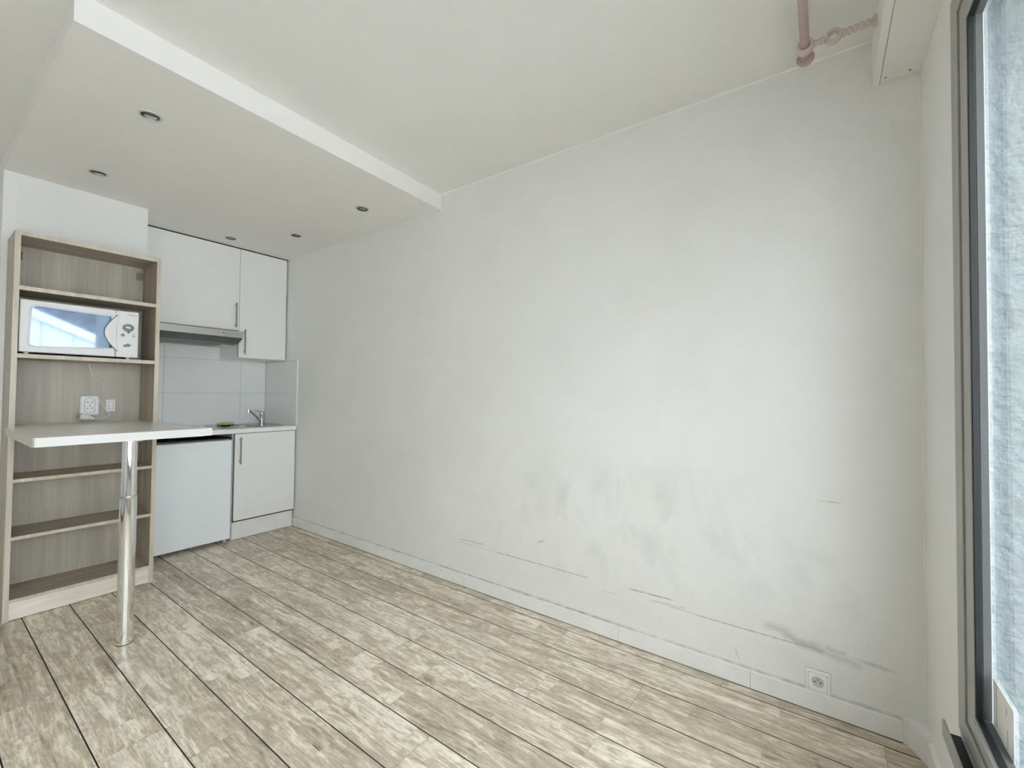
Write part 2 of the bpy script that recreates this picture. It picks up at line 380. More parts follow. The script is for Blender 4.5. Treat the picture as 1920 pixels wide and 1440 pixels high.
# ------------------------------------------------------------------ structure
fl = bmesh.new(); abox(fl, XL-T, T, YW-T, T, -.12, -.008); FLOOR = struct('floor', fl, M_gap)
seams = [0.0] + [-.067-.1835*i for i in range(23)]
offs = [-.42,-.95,-.15,-1.05,-.60,-.25,-.88,-1.17,-.30,-.07,-.75,-1.0,-.4,-.8,-.2,-1.1,-.55,-.05,-.7,-.35,-.9,-.1,-.6]
mesh_cache = {}
for i in range(len(seams)-1):
    x1, x0 = seams[i], max(seams[i+1], XL)
    if x1 - x0 < .02: continue
    PL = 1.26; y = 0.0; first = True; o_ = offs[i % len(offs)]
    while y > YW + .001:
        L = min(PL, abs(o_)) if first and abs(o_) > .02 else PL
        y2 = max(y - L, YW); first = False
        L = y - y2
        key = (round(x1-x0, 4), round(L, 3))
        if key not in mesh_cache:
            bm = bmesh.new(); g, ge = .0012, .0001
            w, l_, c = key[0]-2*g, key[1]-2*ge, .0010
            top = [(c, -c), (w-c, -c), (w-c, -l_+c), (c, -l_+c)]; bot = [(0,0),(w,0),(w,-l_),(0,-l_)]
            vt = [bm.verts.new((a+g, (b-ge if abs(b) < l_-.01 else b-ge), 0)) for a, b in [(c, -.0003), (w-c, -.0003), (w-c, -l_+.0003), (c, -l_+.0003)]]; vm = [bm.verts.new((a+g, b-ge, -.0012)) for a, b in bot]; vb = [bm.verts.new((a+g, b-ge, -.008)) for a, b in bot]
            bm.faces.new(vt)
            for A, B in ((vt, vm), (vm, vb)):
                for q in range(4): bm.faces.new((A[q], B[q], B[(q+1)%4], A[(q+1)%4])).material_index = 1
            bmesh.ops.recalc_face_normals(bm, faces=bm.faces)
            if vt[0].link_faces and bm.faces: 
                bm.faces.ensure_lookup_table()
                if bm.faces[0].normal.z < 0: bmesh.ops.reverse_faces(bm, faces=bm.faces)
            me = bpy.data.meshes.new('plank'); bm.to_mesh(me); bm.free(); me.materials.append(M_floor); me.materials.append(M_core); mesh_cache[key] = me
        p = bpy.data.objects.new('plank', mesh_cache[key]); COL.objects.link(p); p.location = (x0, y, 0); p.parent = FLOOR
        y = y2

bm = bmesh.new(); abox(bm, XL-T, T, YW-T, T, ZC, ZC+.2); struct('ceiling', bm, M_ceil)
bm = bmesh.new(); abox(bm, 0, T, YW-T, T, -.12, ZC); WR = struct('wall_right', bm, M_wall)
bm = bmesh.new(); abox(bm, XL, 0, 0, T, -.008, ZC); WB = struct('wall_back', bm, M_paint)
# window wall: four pieces round the opening, with outside reveals
bm = bmesh.new()
abox(bm, WX0, 0, YW-T, YW, -.008, ZC); abox(bm, XL, WX1, YW-T, YW, -.008, ZC)
abox(bm, WX1, WX0, YW-T, YW, -.008, WZ0); abox(bm, WX1, WX0, YW-T, YW, WZ1, ZC)
WF = struct('wall_front', bm, M_paint)
bm = bmesh.new(); abox(bm, XL-T, XL, YW, 0, -.008, ZC); struct('wall_left', bm, M_paint)
# partition behind the bookcase and its side casing
bm = bmesh.new(); abox(bm, -1.811, -1.157, -.747, 0, -.008, ZS)
PT = struct('wall_middle', bm, M_paint)
box('casing_strip', -1.8125, -1.757, -.7500, -.747, 0, ZS-.001, M_white, PT, .0008)
# dropped ceiling, its front edge a little out of square
bm = bmesh.new(); prism(bm, [(-1.811, 0), (0, 0), (0, -2.43), (-1.811, -2.489)], 2, ZS, ZC)
struct('ceiling_dropped', bm, M_soffit)

# ------------------------------------------------------------------ baseboards
def bb_profile(x0, y_or_z): pass
bbR = bpy.data.objects.new('baseboard_right', None); COL.objects.link(bbR); bbR['kind'] = 'structure'
joints = [-.585, -1.24, -1.93, -2.62, -3.31, -3.72, -4.303, -4.787]
for a, b in zip(joints, joints[1:]):
    bm = bmesh.new(); g = .0008
    prism(bm, [(0,.0035), (-.012,.0035), (-.012,.074), (-.009,.079), (0,.079)], 1, a-g, b+g)
    link('board', bm, M_base, bbR)
    bm = bmesh.new(); prism(bm, [(0,.079), (-.0105,.079), (-.0085,.083), (0,.086)], 1, a-g*.5, b+g*.5); link('top_bead', bm, M_basetop, bbR)
box('floor_gap', -.011, 0, -4.79, -.586, -.001, .0033, M_gap, bbR, 0)
# diagonal piece across the corner, then along the window wall
bm = bmesh.new(); prism(bm, [(0,-4.787), (-.012,-4.787), (-.016,-4.80), (-.078,-4.832), (-.092,-4.840), (-.092,YW), (0,YW)], 2, 0, .088); link('corner_board', bm, M_base, bbR)
bbF = bpy.data.objects.new('baseboard_front', None); COL.objects.link(bbF); bbF['kind'] = 'structure'
bm = bmesh.new(); prism(bm, [(YW,0), (YW+.012,0), (YW+.012,.079), (YW,.086)], 0, -.094, -.43); link('board', bm, M_base, bbF)
bbB = bpy.data.objects.new('baseboard_left', None); COL.objects.link(bbB); bbB['kind'] = 'structure'
bm = bmesh.new(); prism(bm, [(XL,0), (XL+.012,0), (XL+.012,.079), (XL,.086)], 1, YW, 0); link('board', bm, M_base, bbB)

# ------------------------------------------------------------------ tiles
def tiles(parent, plane, us, zs, th=.006):
    for (u0, u1) in us:
        for (z0, z1) in zs:
            g = .0012
            if plane == 'y': box('tile', u0+g, u1-g, -th, 0, z0+g, z1-g, M_tile, parent, .0012)
            else: box('tile', -th, 0, u0+g, u1-g, z0+g, z1-g, M_tile, parent, .0012)
box('grout_bed', -1.157, 0, -.0035, 0, .90, 1.80, M_grout, WB, 0)
box('grout_bed', -.0035, 0, -.604, -.0035, .90, 1.524, M_grout, WR, 0)
tiles(WB, 'y', [(-1.155, -.836), (-.836, -.235), (-.235, -.0065)], [(.921, 1.212), (1.212, 1.518), (1.518, 1.80)])
tiles(WR, 'x', [(-.604, -.0065)], [(.921, 1.212), (1.212, 1.522)])
box('tile_edge_trim', -.0085, 0, -.613, -.604, .921, 1.526, M_plastic, WR, .001)
bm = bmesh.new(); prism(bm, [(0,ZC), (-.007,ZC), (0,ZC-.007)], 1, -2.432, -4.714); link('ceiling_bead', bm, M_whitetop, WR)
box('corner_bead', -.004, 0, YW, YW+.004, .09, 2.41, M_whitetop, WR, .001)

# ------------------------------------------------------------------ window
WIN = bpy.data.objects.new('window_1', None); COL.objects.link(WIN); WIN['kind'] = 'structure'; WIN.location = (-2, YW, WZ0)
def rect_frame(name, x0, x1, z0, z1, w, ya, yb, m, parent, wb=None):
    """ring of four bars joined, outer rect x0>x1"""
    wb = w if wb is None else wb
    bm = bmesh.new()
    O = [(x0,z0),(x1,z0),(x1,z1),(x0,z1)]; I = [(x0-w,z0+wb),(x1+w,z0+wb),(x1+w,z1-w),(x0-w,z1-w)]
    def v(p, y): return bm.verts.new((p[0], y, p[1]))
    oa, ob, ia, ib = [v(p,ya) for p in O], [v(p,yb) for p in O], [v(p,ya) for p in I], [v(p,yb) for p in I]
    for i in range(4):
        j = (i+1)%4
        bm.faces.new((oa[i],oa[j],ia[j],ia[i])); bm.faces.new((ob[i],ib[i],ib[j],ob[j]))
        bm.faces.new((oa[i],ob[i],ob[j],oa[j])); bm.faces.new((ia[i],ia[j],ib[j],ib[i]))
    bmesh.ops.recalc_face_normals(bm, faces=bm.faces)
    bmesh.ops.bevel(bm, geom=[e for e in bm.edges], offset=.0012, segments=1, affect='EDGES')
    return link(name, bm, m, parent)
FR = rect_frame('window_frame', WX0-.004, WX1+.004, WZ0+.003, WZ1-.003, .066, YW+.004, YW-.031, M_alu, WIN, .05)
rect_frame('frame_groove', WX0-.0705, WX1+.0705, WZ0+.053, WZ1-.0695, .010, YW-.004, YW-.0305, M_aludark, FR, .010)
SH = rect_frame('sash', WX0-.081, WX1+.081, WZ0+.063, WZ1-.080, .060, YW+.001, YW-.0305, M_alu, WIN, .045)
GK = rect_frame('gasket', WX0-.1405, WX1+.1405, WZ0+.1075, WZ1-.1395, .006, YW-.001, YW-.0135, M_gasket, WIN, .006)
rect_frame('glazing_spacer', WX0-.1405, WX1+.1405, WZ0+.1075, WZ1-.1395, .0045, YW-.0138, YW-.0290, M_spacer, GK, .0045)
box('pane', WX0-.1415, WX1+.1415, YW-.033, YW-.030, WZ0+.108, WZ1-.1405, M_glass, WIN, 0)
# sliding track along the bottom, standing proud of the frame
box('track_rail', WX0-.006, WX1+.006, YW+.030, YW+.036, WZ0-.030, WZ0+.012, M_alu, WIN, .001)
box('track_bed', WX0-.006, WX1+.006, YW, YW+.030, WZ0-.032, WZ0-.020, M_gasket, WIN, .001)
box('sash_rail', WX0-.150, WX1+.15, YW-.003, YW+.006, WZ0+.098, WZ0+.106, M_alu, WIN, .001)
# ------------------------------------------------------------------ shutter box at the top of the window wall
SB = bpy.data.objects.new('trim_1', None); COL.objects.link(SB); SB['kind'] = 'structure'; SB.location = (-1.9, YW, 2.42)
BX1 = -4.3
box('box_front_panel', -.0015, BX1, -4.737, -4.715, 2.418, ZC, M_box, SB, .002)
box('box_bottom_panel', -.0015, BX1, YW, -4.7385, 2.4205, 2.440, M_box, SB, .001)
for x in (-.035, -1.0, -2.0):
    bm = bmesh.new(); acyl(bm, (x, -4.752, 2.4206), (x, -4.752, 2.4192), .0035, n=10); acyl(bm, (x, -4.82, 2.4206), (x, -4.82, 2.4192), .004, n=10)
    link('screw', bm, M_aludark, SB)

# ------------------------------------------------------------------ curtain rod and its double bracket
RZ = 2.52
rod = thing('curtain_rod', 'dusty pink round wooden curtain rod with disc finial, running under the ceiling beside the window', 'curtain rod', (-1.0, -4.51, RZ))
bm = bmesh.new(); acyl(bm, (-.165, -4.51, RZ), (-3.4, -4.51, RZ), .0145, n=28); link('pole', bm, M_rod, rod, True)
bm = bmesh.new(); revolve(bm, [(0,0),(.020,0),(.0275,.004),(.0295,.010),(.0275,.016),(.020,.020),(0,.020)], (-.150,-4.51,RZ), (-1,0,0), 32); link('finial', bm, M_rod, rod, True)
brk = thing('curtain_rod_bracket', 'pale pink turned wooden bracket with an empty second ring, between shutter box and rod', 'bracket', (-.225, -4.715, RZ))
def ring(name, yc, R, r, w, m):
    bm = bmesh.new(); n = 32
    prof = [(R-r,-w/2+.002),(R-r+.002,-w/2),(R-.003,-w/2),(R,-w/2+.003),(R,w/2-.003),(R-.003,w/2),(R-r+.002,w/2),(R-r,w/2-.002),(R-r,-w/2+.002)]
    revolve(bm, prof, (-.225, yc, RZ), (-1,0,0), n); return link(name, bm, m, brk, True)
ring('rod_ring', -4.51, .0270, .0115, .030, M_rodpale); ring('empty_ring', -4.594, .0245, .0095, .028, M_rodpale)
bm = bmesh.new()
prof = [(.009,0),(.012,.004),(.012,.010),(.008,.014),(.0075,.030),(.011,.034)]
revolve(bm, [(0,0),(.010,0),(.012,.005),(.009,.010),(.0085,.018),(.012,.022),(.012,.027),(.009,.032),(0,.033)], (-.225,-4.5365,RZ), (0,-1,0), 20)
link('spindle', bm, M_rodpale, brk, True)
pr = [(0,0),(.0095,0)]
y = 0
for i in range(5): pr += [(.0135,y+.003),(.0135,y+.009),(.0085,y+.0135),(.0085,y+.0155)]; y += .0165
pr += [(.010,y),(.016,y+.003),(.018,y+.008),(.018,.0975),(0,.0975)]
bm = bmesh.new(); revolve(bm, pr, (-.225,-4.6175,RZ), (0,-1,0), 24); link('turned_arm', bm, M_rodpale, brk, True)

# ------------------------------------------------------------------ panel below the window, floor-level socket, sticker
rp = thing('wall_panel', 'white flat panel on the wall under the window sill, at the right edge', 'panel', (-.9, YW, 0))
box('face', -.445, -1.6, YW+.0001, YW+.012, .088, .292, M_plastic, rp, .002)
box('side_shadow_trim', -.436, -.4445, YW+.0001, YW+.008, .088, .296, M_spacer, rp, .001)

def socket_round(parent, M4, s=1.0):
    """French socket insert, local plane xz facing -y, moved by M4"""
    out = []
    bm = bmesh.new(); n = 32; h = .030*s; sq, ci, cb, so = [], [], [], []
    for i in range(n):
        t = 2*math.pi*i/n + math.pi/n; c_, s_ = math.cos(t), math.sin(t); q = h/max(abs(c_), abs(s_))
        sq.append(bm.verts.new((c_*q, -.0120, s_*q))); so.append(bm.verts.new((c_*q, -.008, s_*q)))
        ci.append(bm.verts.new((c_*.0215*s, -.0120, s_*.0215*s))); cb.append(bm.verts.new((c_*.0205*s, -.0092, s_*.0205*s)))
    for i in range(n):
        j = (i+1) % n
        bm.faces.new((sq[i], sq[j], ci[j], ci[i])); bm.faces.new((so[i], so[j], sq[j], sq[i])); bm.faces.new((ci[i], ci[j], cb[j], cb[i]))
    bmesh.ops.recalc_face_normals(bm, faces=bm.faces); bm.transform(M4); out.append(link('insert', bm, M_plastic, parent))
    bm = bmesh.new(); acyl(bm, (0,-.0088,0), (0,-.0094,0), .0207*s, n=32); bm.transform(M4); link('recess', bm, M_recess, out[0])
    for x in (-.0095, .0095):
        bm = bmesh.new(); acyl(bm, (x*s,-.0090,-.001), (x*s,-.0099,-.001), .0030*s, n=12); bm.transform(M4); link('pin_hole', bm, M_slot, out[0])
    bm = bmesh.new(); acyl(bm, (0,-.0095,.010*s), (0,-.0160,.010*s), .0024*s, n=12); bm.transform(M4); link('earth_pin', bm, M_aludark, out[0])
    return out
sk = thing('wall_socket', 'white square power socket low on the long wall above the baseboard', 'socket', (0, -4.537, .118))
Ms = Matrix.Translation((0, -4.537, .1185)) @ Matrix.Rotation(math.radians(-90), 4, 'Z')
bm = bmesh.new(); abox(bm, -.0425,.0425,-.0015,0,-.0435,.0435,0); bm.transform(Ms); link('shadow_rim', bm, M_mwlight2, sk)  # grey outline round the plate, a painted shadow gap
bm = bmesh.new(); abox(bm, -.0318,.0318,-.0095,-.008,-.0318,.0318,0); bm.transform(Ms); link('insert_gap', bm, M_mwlight2, sk)
bm = bmesh.new(); abox(bm, -.0405,.0405,-.009,-.001,-.0415,.0415,.003, 0, 2); bm.transform(Ms); link('cover_plate', bm, M_plastic, sk)
socket_round(sk, Ms)

st = thing('paper_sticker', 'white paper label stuck to the lower corner of the window pane', 'sticker', (-.68, YW-.029, .52))
box('paper', -.612, -.747, YW-.0298, YW-.0292, .471, .580, M_paper, st, 0)
bm = bmesh.new()
bm.free()
for q in ((-.634,-.638,.480,.572), (-.705,-.709,.474,.515), (-.700,-.704,.545,.562)):
    box('printed_line', q[0], q[1], YW-.0292, YW-.0290, q[2], q[3], M_paperink, st, 0)

# ------------------------------------------------------------------ recessed spotlights
SPOTS = [(-1.49,-2.057,'round recessed spotlight in the dropped ceiling, nearest the camera on the left', 1),
         (-1.49,-1.145,'round recessed spotlight in the dropped ceiling above the bookcase', 1),
         (-.319,-2.0,'round recessed spotlight in the dropped ceiling nearest the long wall and its front edge', 0),
         (-.31,-1.115,'round recessed spotlight in the dropped ceiling in front of the right wall cabinet', 0),
         (-.58,-.60,'round recessed spotlight in the dropped ceiling just over the left cabinet door', 0)]
def make_spot(tilt):
    root = thing('recessed_spotlight', 'spot', 'spotlight', (0,0,0), 'recessed spotlights in the dropped ceiling')
    bm = bmesh.new(); revolve(bm, [(.046,0),(.045,.003),(.040,.0045),(.035,.0035),(.034,.001),(.034,0)], (0,0,0), (0,0,-1), 40); link('outer_ring', bm, M_spot, root, True)
    R = Matrix.Rotation(math.radians(10 if tilt else 2), 4, Vector((1,-.4,0)))
    bm = bmesh.new(); revolve(bm, [(.034,.001),(.033,.005),(.029,.006),(.0275,.004),(.0265,.0005)], (0,0,0), (0,0,-1), 40); bm.transform(R); g = link('swivel_ring', bm, M_spotin, root, True)
    bm = bmesh.new(); revolve(bm, [(.0270,.0010),(.012,.0020),(0,.0022)], (0,0,0), (0,0,-1), 32); bm.transform(R); link('lens', bm, M_lens, root, True)
    return root
def copy_tree(o, parent=None):
    c = o.copy(); COL.objects.link(c)
    if parent is not None: c.parent = parent
    for ch in list(o.children): copy_tree(ch, c)
    return c
protos = {}
for x, y, lab, tl in SPOTS:
    if tl not in protos: o = protos[tl] = make_spot(tl)
    else: o = copy_tree(protos[tl])
    o.location = (x, y, ZS); o['label'] = lab

# ------------------------------------------------------------------ bookcase
BL, BR, BF, BB, BH = -1.789, -1.155, -1.039, -.7505, 2.091
bc = thing('bookcase', 'tall washed-oak open bookcase against the white partition, microwave on one shelf', 'bookcase', ((BL+BR)/2, (BF+BB)/2, 0))
pt = .022
for xa in (BL, BR-pt):
    sp_ = box('side_panel', xa, xa+pt, BF+.001, BB, 0, BH-pt, M_oak_v, bc, .0006); box('lit_edge_strip', xa, xa+pt, BF, BF+.0009, 0, BH-pt, M_oak_edge, sp_, 0)  # thin pale strip paints the light on the front edge
tp_ = box('top_panel', BL, BR, BF+.001, BB, BH-pt, BH, M_oak_h, bc, .0006); box('lit_edge_strip', BL, BR, BF, BF+.0009, BH-pt, BH, M_oak_edge, tp_, 0)
box('back_panel', BL+pt, BR-pt, BB-.006, BB, .02, BH-pt, M_oak_back, bc, 0)
for i, (z, th) in enumerate(((1.795,.022), (1.427,.022), (.751,.018), (.444,.018), (.112,.018))):
    sh_ = box('shelf', BL+pt, BR-pt, BF+.0022, BB-.006, z-th, z, M_oak_h, bc, .0006); box('lit_edge_strip', BL+pt, BR-pt, BF+.0012, BF+.0020, z-th, z, M_oak_edge, sh_, 0)
box('plinth', BL+pt, BR-pt, BF+.003, BF+.021, .004, .094, M_oak_front, bc, .0008)
for x in (BL+pt+.001, BR-pt-.036):
    bm = bmesh.new(); abox(bm, x, x+.035, BB-.0145, BB-.006, 1.985, 2.035, .002); bk = link('fixing_bracket', bm, M_brk, bc)
# ------------------------------------------------------------------ peninsula table
TZ, TB = 1.03, .99
tb = thing('breakfast_table', 'pale laminate breakfast table on one chrome leg, pushed into the bookcase', 'table', (-1.46, -1.4, 0))
def rounded(pts, rads, n=6):
    out = []
    for i, p in enumerate(pts):
        r = rads[i]; p = Vector(p)
        if r == 0: out.append(tuple(p)); continue
        a = (Vector(pts[i-1])-p).normalized(); b = (Vector(pts[(i+1)%len(pts)])-p).normalized()
        p0, p1 = p+a*r, p+b*r
        for k_ in range(n+1):
            t = k_/n; out.append(tuple((1-t)**2*p0+2*t*(1-t)*p+t*t*p1))
    return out
outl = rounded([(-1.800,-1.042),(-1.800,-1.860),(-1.117,-1.805),(-1.117,-.80),(-1.152,-.80),(-1.152,-1.042),(-1.1785,-1.042),(-1.1785,-.760),(-1.7655,-.760),(-1.7655,-1.042)],
               [0,.030,.004,0,0,0,0,0,0,0])
bm = bmesh.new(); prism(bm, outl, 2, TB, TZ); bm.faces.ensure_lookup_table()
for f in bm.faces:
    n_ = f.normal; c = f.calc_center_median()
    if abs(n_.z) > .5: f.material_index = 0
    elif n_.x < -.55 and c.x < -1.79: f.material_index = 2
    else: f.material_index = 1
link('table_top', bm, [M_tabletop, M_whitetop, M_tabedge], tb)
LX, LY = -1.462, -1.772
bm = bmesh.new(); acyl(bm, (LX,LY,0), (LX,LY,.716), .0335, n=56)
leg = link('leg', bm, M_chrome, tb, True)
bm = bmesh.new(); acyl(bm, (LX,LY,.709), (LX,LY,.7165), .0343, n=48); link('collar', bm, M_steel, leg, True)
bm = bmesh.new(); acyl(bm, (LX,LY,0), (LX,LY,.003), .0342, n=48); link('foot_ring', bm, M_black, leg, True)
bm = bmesh.new(); acyl(bm, (LX,LY,.70), (LX,LY,TB-.006), .0295, n=48); link('upper_tube', bm, M_chrome, leg, True)
bm = bmesh.new(); acyl(bm, (LX,LY,TB-.006), (LX,LY,TB), .050, n=32); link('mounting_plate', bm, M_steel, tb)
box('joining_plate', -1.30, -1.14, -1.76, -1.70, TB-.007, TB, M_steel, tb, .002)

# ------------------------------------------------------------------ microwave
mw = thing('microwave', 'white microwave with a blue-reflecting door window on the bookcase shelf', 'microwave', (-1.51, -.9, 1.427))
mx0, mx1, mz0, mz1, my = -1.762, -1.257, 1.439, 1.727, -1.020
box('casing', mx0+.003, mx1-.003, -.775, my+.016, mz0+.002, mz1-.003, M_mwbody, mw, .004)
bm = bmesh.new(); abox(bm, mx0, -1.3665, my, my+.015, mz0, mz1, .005, 0, 2); door = link('door', bm, M_mw, mw)
wl = rounded([(-1.724,1.472),(-1.378,1.492),(-1.3905,1.682),(-1.716,1.694)], [.03,.012,.004,.028], 8)
bm = bmesh.new(); prism(bm, rounded([(-1.734,1.463),(-1.372,1.483),(-1.385,1.691),(-1.726,1.704)], [.034,.012,.004,.03], 8), 1, my-.0012, my+.001); link('window_surround', bm, mat('microwave_window_rim', (.70,.73,.84), .3), door)
bm = bmesh.new(); prism(bm, wl, 1, my-.0024, my+.001); link('door_window', bm, M_mwwin, door)
# curved pull: a lens-shaped bar with a gap line at the right
def arcs(xa, sag, z0, z1, n=18):
    return [(xa - sag*math.sin(math.pi*i/n), z0+(z1-z0)*i/n) for i in range(n+1)]
L_ = arcs(-1.358, .061, 1.474, 1.697); R_ = arcs(-1.357, .010, 1.474, 1.697)
bm = bmesh.new(); prism(bm, L_ + R_[::-1][1:-1], 1, my-.012, my-.001); 
link('handle', bm, M_mw, door)
G_ = [(x-.004, z) for x, z in L_]
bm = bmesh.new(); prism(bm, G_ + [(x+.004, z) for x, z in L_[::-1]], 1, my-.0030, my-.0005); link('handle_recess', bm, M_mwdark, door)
bm = bmesh.new(); abox(bm, -1.3650, mx1, my, my+.015, mz0, mz1, .005, 0, 2); cp = link('control_panel', bm, M_mw, mw)
bm = bmesh.new(); prism(bm, [(x+.0008, z) for x, z in R_] + [(x+.0035, z) for x, z in R_[::-1]], 1, my-.0015, my); link('seam', bm, M_mwlight, cp)
def disc(name, x, z, r, d, m, par, sxz=(1,1), n=28):
    bm = bmesh.new(); revolve(bm, [(r,-.001),(r,d-.001),(r-.001,d),(0,d)], (0,0,0), (0,-1,0), n)
    bm.transform(Matrix.Translation((x, my, z)) @ Matrix.Diagonal((sxz[0],1,sxz[1],1))); return link(name, bm, m, par, True)
kn = disc('dial', -1.308, 1.624, .0270, .008, M_mwgrey, cp, (1,.86))
bm = bmesh.new(); prism(bm, [(-1.322,1.606),(-1.294,1.606),(-1.3065,1.587)], 1, my-.003, my); link('dial_pointer', bm, M_mwgrey, kn)
bm = bmesh.new(); prism(bm, rounded([(-1.3215,1.6215),(-1.2985,1.6185),(-1.2985,1.6285),(-1.3215,1.6315)],[.003]*4,3), 1, my-.011, my-.007); link('display_icon', bm, M_mw, kn)
bt = disc('button', -1.3330, 1.5775, .0092, .003, M_mwgrey, cp); disc('button_dot', -1.3330, 1.5775, .0035, .0045, M_mwlight, bt)
disc('printed_mark', -1.281, 1.574, .0088, .0006, M_mwlight, cp, (1,.8)); 
bm = bmesh.new(); abox(bm, -1.291,-1.271, my-.0006, my, 1.5855,1.5895); link('printed_line', bm, M_mwlight, cp)
disc('start_button', -1.3065, 1.5150, .0115, .003, M_mwgrey, cp, (1.05,.85)); disc('stop_button', -1.3205, 1.5105, .0095, .0025, M_mwgrey, cp, (1.05,.8))
disc('printed_mark', -1.2870, 1.5175, .0042, .0006, M_mwlight, cp, (1.3,.7))
text_mesh('lettering', 'Whirlpool', .0115, (-1.291, my-.0002, 1.7035), (math.radians(90),0,0), M_mwgrey, cp, .0003)
for x in (-1.73, -1.30):
    for yy in (my+.035, -.80):
        bm = bmesh.new(); acyl(bm, (x,yy,1.427), (x,yy,1.4415), .011, n=14); link('foot', bm, M_plastic, mw)
YB = BB - .006     # face of the bookcase back panel
# ------------------------------------------------------------------ wall fittings inside the bookcase
dk = thing('double_socket', 'white double power socket inside the bookcase below the microwave shelf', 'socket', (-1.43, YB, 1.136))
bm = bmesh.new(); abox(bm, -1.474,-1.382, YB-.018, YB, 1.072,1.197, .010, 0, 3); link('cover_plate', bm, M_plastic, dk)
bm = bmesh.new(); prism(bm, rounded([(-1.454,1.088),(-1.402,1.088),(-1.402,1.184),(-1.454,1.184)],[.024]*4,6), 1, YB-.0195, YB-.0175); link('rim_line', bm, M_mwlight, dk)
bm = bmesh.new(); prism(bm, rounded([(-1.451,1.091),(-1.405,1.091),(-1.405,1.181),(-1.451,1.181)],[.021]*4,6), 1, YB-.0215, YB-.0175); ins = link('insert', bm, M_plastic, dk)
for zz in (1.117, 1.158):
    for xx in (-1.4385, -1.4175):
        bm = bmesh.new(); acyl(bm, (xx,YB-.0212,zz), (xx,YB-.0222,zz), .0032, n=10); link('pin_hole', bm, M_mwdark, ins)
bm = bmesh.new(); acyl(bm, (-1.428,YB-.0212,1.131), (-1.428,YB-.030,1.131), .0030, n=10); acyl(bm, (-1.428,YB-.0212,1.146), (-1.428,YB-.028,1.146), .0022, n=10); link('earth_pin', bm, M_aludark, ins)
sw = thing('light_switch', 'small white rocker light switch inside the bookcase, right of the double socket', 'switch', (-1.327, YB, 1.133))
bm = bmesh.new(); abox(bm, -1.351,-1.304, YB-.012, YB, 1.093,1.173, .004, 0, 2); link('cover_plate', bm, M_plastic, sw)
bm = bmesh.new(); abox(bm, -1.3385,-1.3155, YB-.016, YB-.010, 1.110,1.157, .002); rk = link('rocker', bm, M_whitetop, sw)
bm = bmesh.new(); abox(bm, -1.3410,-1.3130, YB-.0125, YB-.0115, 1.1075,1.1595, 0); link('rocker_gap', bm, M_mwlight, sw)
cd = thing('power_cord', 'pale grey power cord hanging from the microwave shelf to a white plug on the table', 'cord', (-1.43, YB-.01, 1.40))
bm = bmesh.new(); tube(bm, [(-1.434,YB-.006,1.404),(-1.432,YB-.006,1.375),(-1.415,YB-.006,1.325),(-1.388,YB-.006,1.285),(-1.370,YB-.006,1.252),(-1.370,YB-.007,1.225),(-1.382,YB-.010,1.200),(-1.385,YB-.024,1.176),(-1.376,YB-.024,1.150),(-1.356,YB-.020,1.115),(-1.345,YB-.018,1.090),(-1.333,YB-.022,1.077),(-1.345,YB-.030,1.060),(-1.375,YB-.035,1.050),(-1.418,YB-.040,1.050)], .0036); link('cable', bm, M_cable, cd, True)
bm = bmesh.new()
revolve(bm, [(0,0),(.007,0),(.011,.015),(.019,.035),(.0205,.048),(.0205,.064),(.018,.067),(0,.067)], (-1.412,YB-.040,1.052), (-1,0,.30), 24); plug = link('plug', bm, M_plastic, cd, True)
bm = bmesh.new()
for dz in (-.0085,.0085): acyl(bm, (-1.474,YB-.044,1.0715+dz), (-1.490,YB-.044,1.0765+dz), .0024, n=8)
link('plug_pin', bm, M_handle, plug)

# ------------------------------------------------------------------ worktop, sink, tap, sponge
ct = thing('countertop', 'white laminate kitchen worktop over the fridge and the sink cabinet', 'countertop', (-.58, -.3, .90))
SX0, SX1, SY0, SY1 = -.595, -.045, -.535, -.085
bm = bmesh.new()   # slab with a cut-out for the sink bowl
def slab_with_hole(bm, X0, X1, Y0, Y1, hx0, hx1, hy0, hy1, z0, z1):
    xs = [X0, hx0, hx1, X1]; ys = [Y0, hy0, hy1, Y1]
    for i in range(3):
        for j in range(3):
            if i == 1 and j == 1: continue
            r = bmesh.ops.create_cube(bm, size=1)['verts']
            for v in r: v.co = Vector(((xs[i]+xs[i+1])/2+v.co.x*(xs[i+1]-xs[i]), (ys[j]+ys[j+1])/2+v.co.y*(ys[j+1]-ys[j]), (z0+z1)/2+v.co.z*(z1-z0)))
    bmesh.ops.remove_doubles(bm, verts=bm.verts, dist=1e-5)
    dup = {}
    for f in bm.faces:
        k_ = tuple(sorted(v.index for v in f.verts)); dup.setdefault(k_, []).append(f)
    bm.verts.index_update(); dup = {}
    for f in bm.faces: dup.setdefault(tuple(sorted(v.index for v in f.verts)), []).append(f)
    bad = [f for fs in dup.values() if len(fs) > 1 for f in fs]; bmesh.ops.delete(bm, geom=bad, context='FACES_ONLY')
slab_with_hole(bm, -1.150, -.0085, -.612, -.0075, -.50, -.16, -.46, -.15, .884, .920)
link('worktop', bm, M_whitetop, ct)
snk = thing('kitchen_sink', 'stainless steel inset sink with round bowl at the wall end of the worktop', 'sink', (-.32, -.31, .92))
n = 48; cx, cy = -.335, -.305
def rrect(t, hx, hy, cx=-.32, cy=-.31, e=5.0):
    c, s = math.cos(t), math.sin(t); r = (abs(c/hx)**e + abs(s/hy)**e)**(-1/e); return (cx+c*r, cy+s*r)
bm = bmesh.new(); rings = []
spec = [('r', .275, .225, .9205), ('r', .272, .222, .9235), ('r', .262, .212, .9235), ('r', .256, .206, .9215), ('c', .160, .150, .9210), ('c', .153, .143, .915), ('c', .145, .135, .88), ('c', .125, .115, .845), ('c', .09, .08, .835), ('c', .03, .03, .832)]
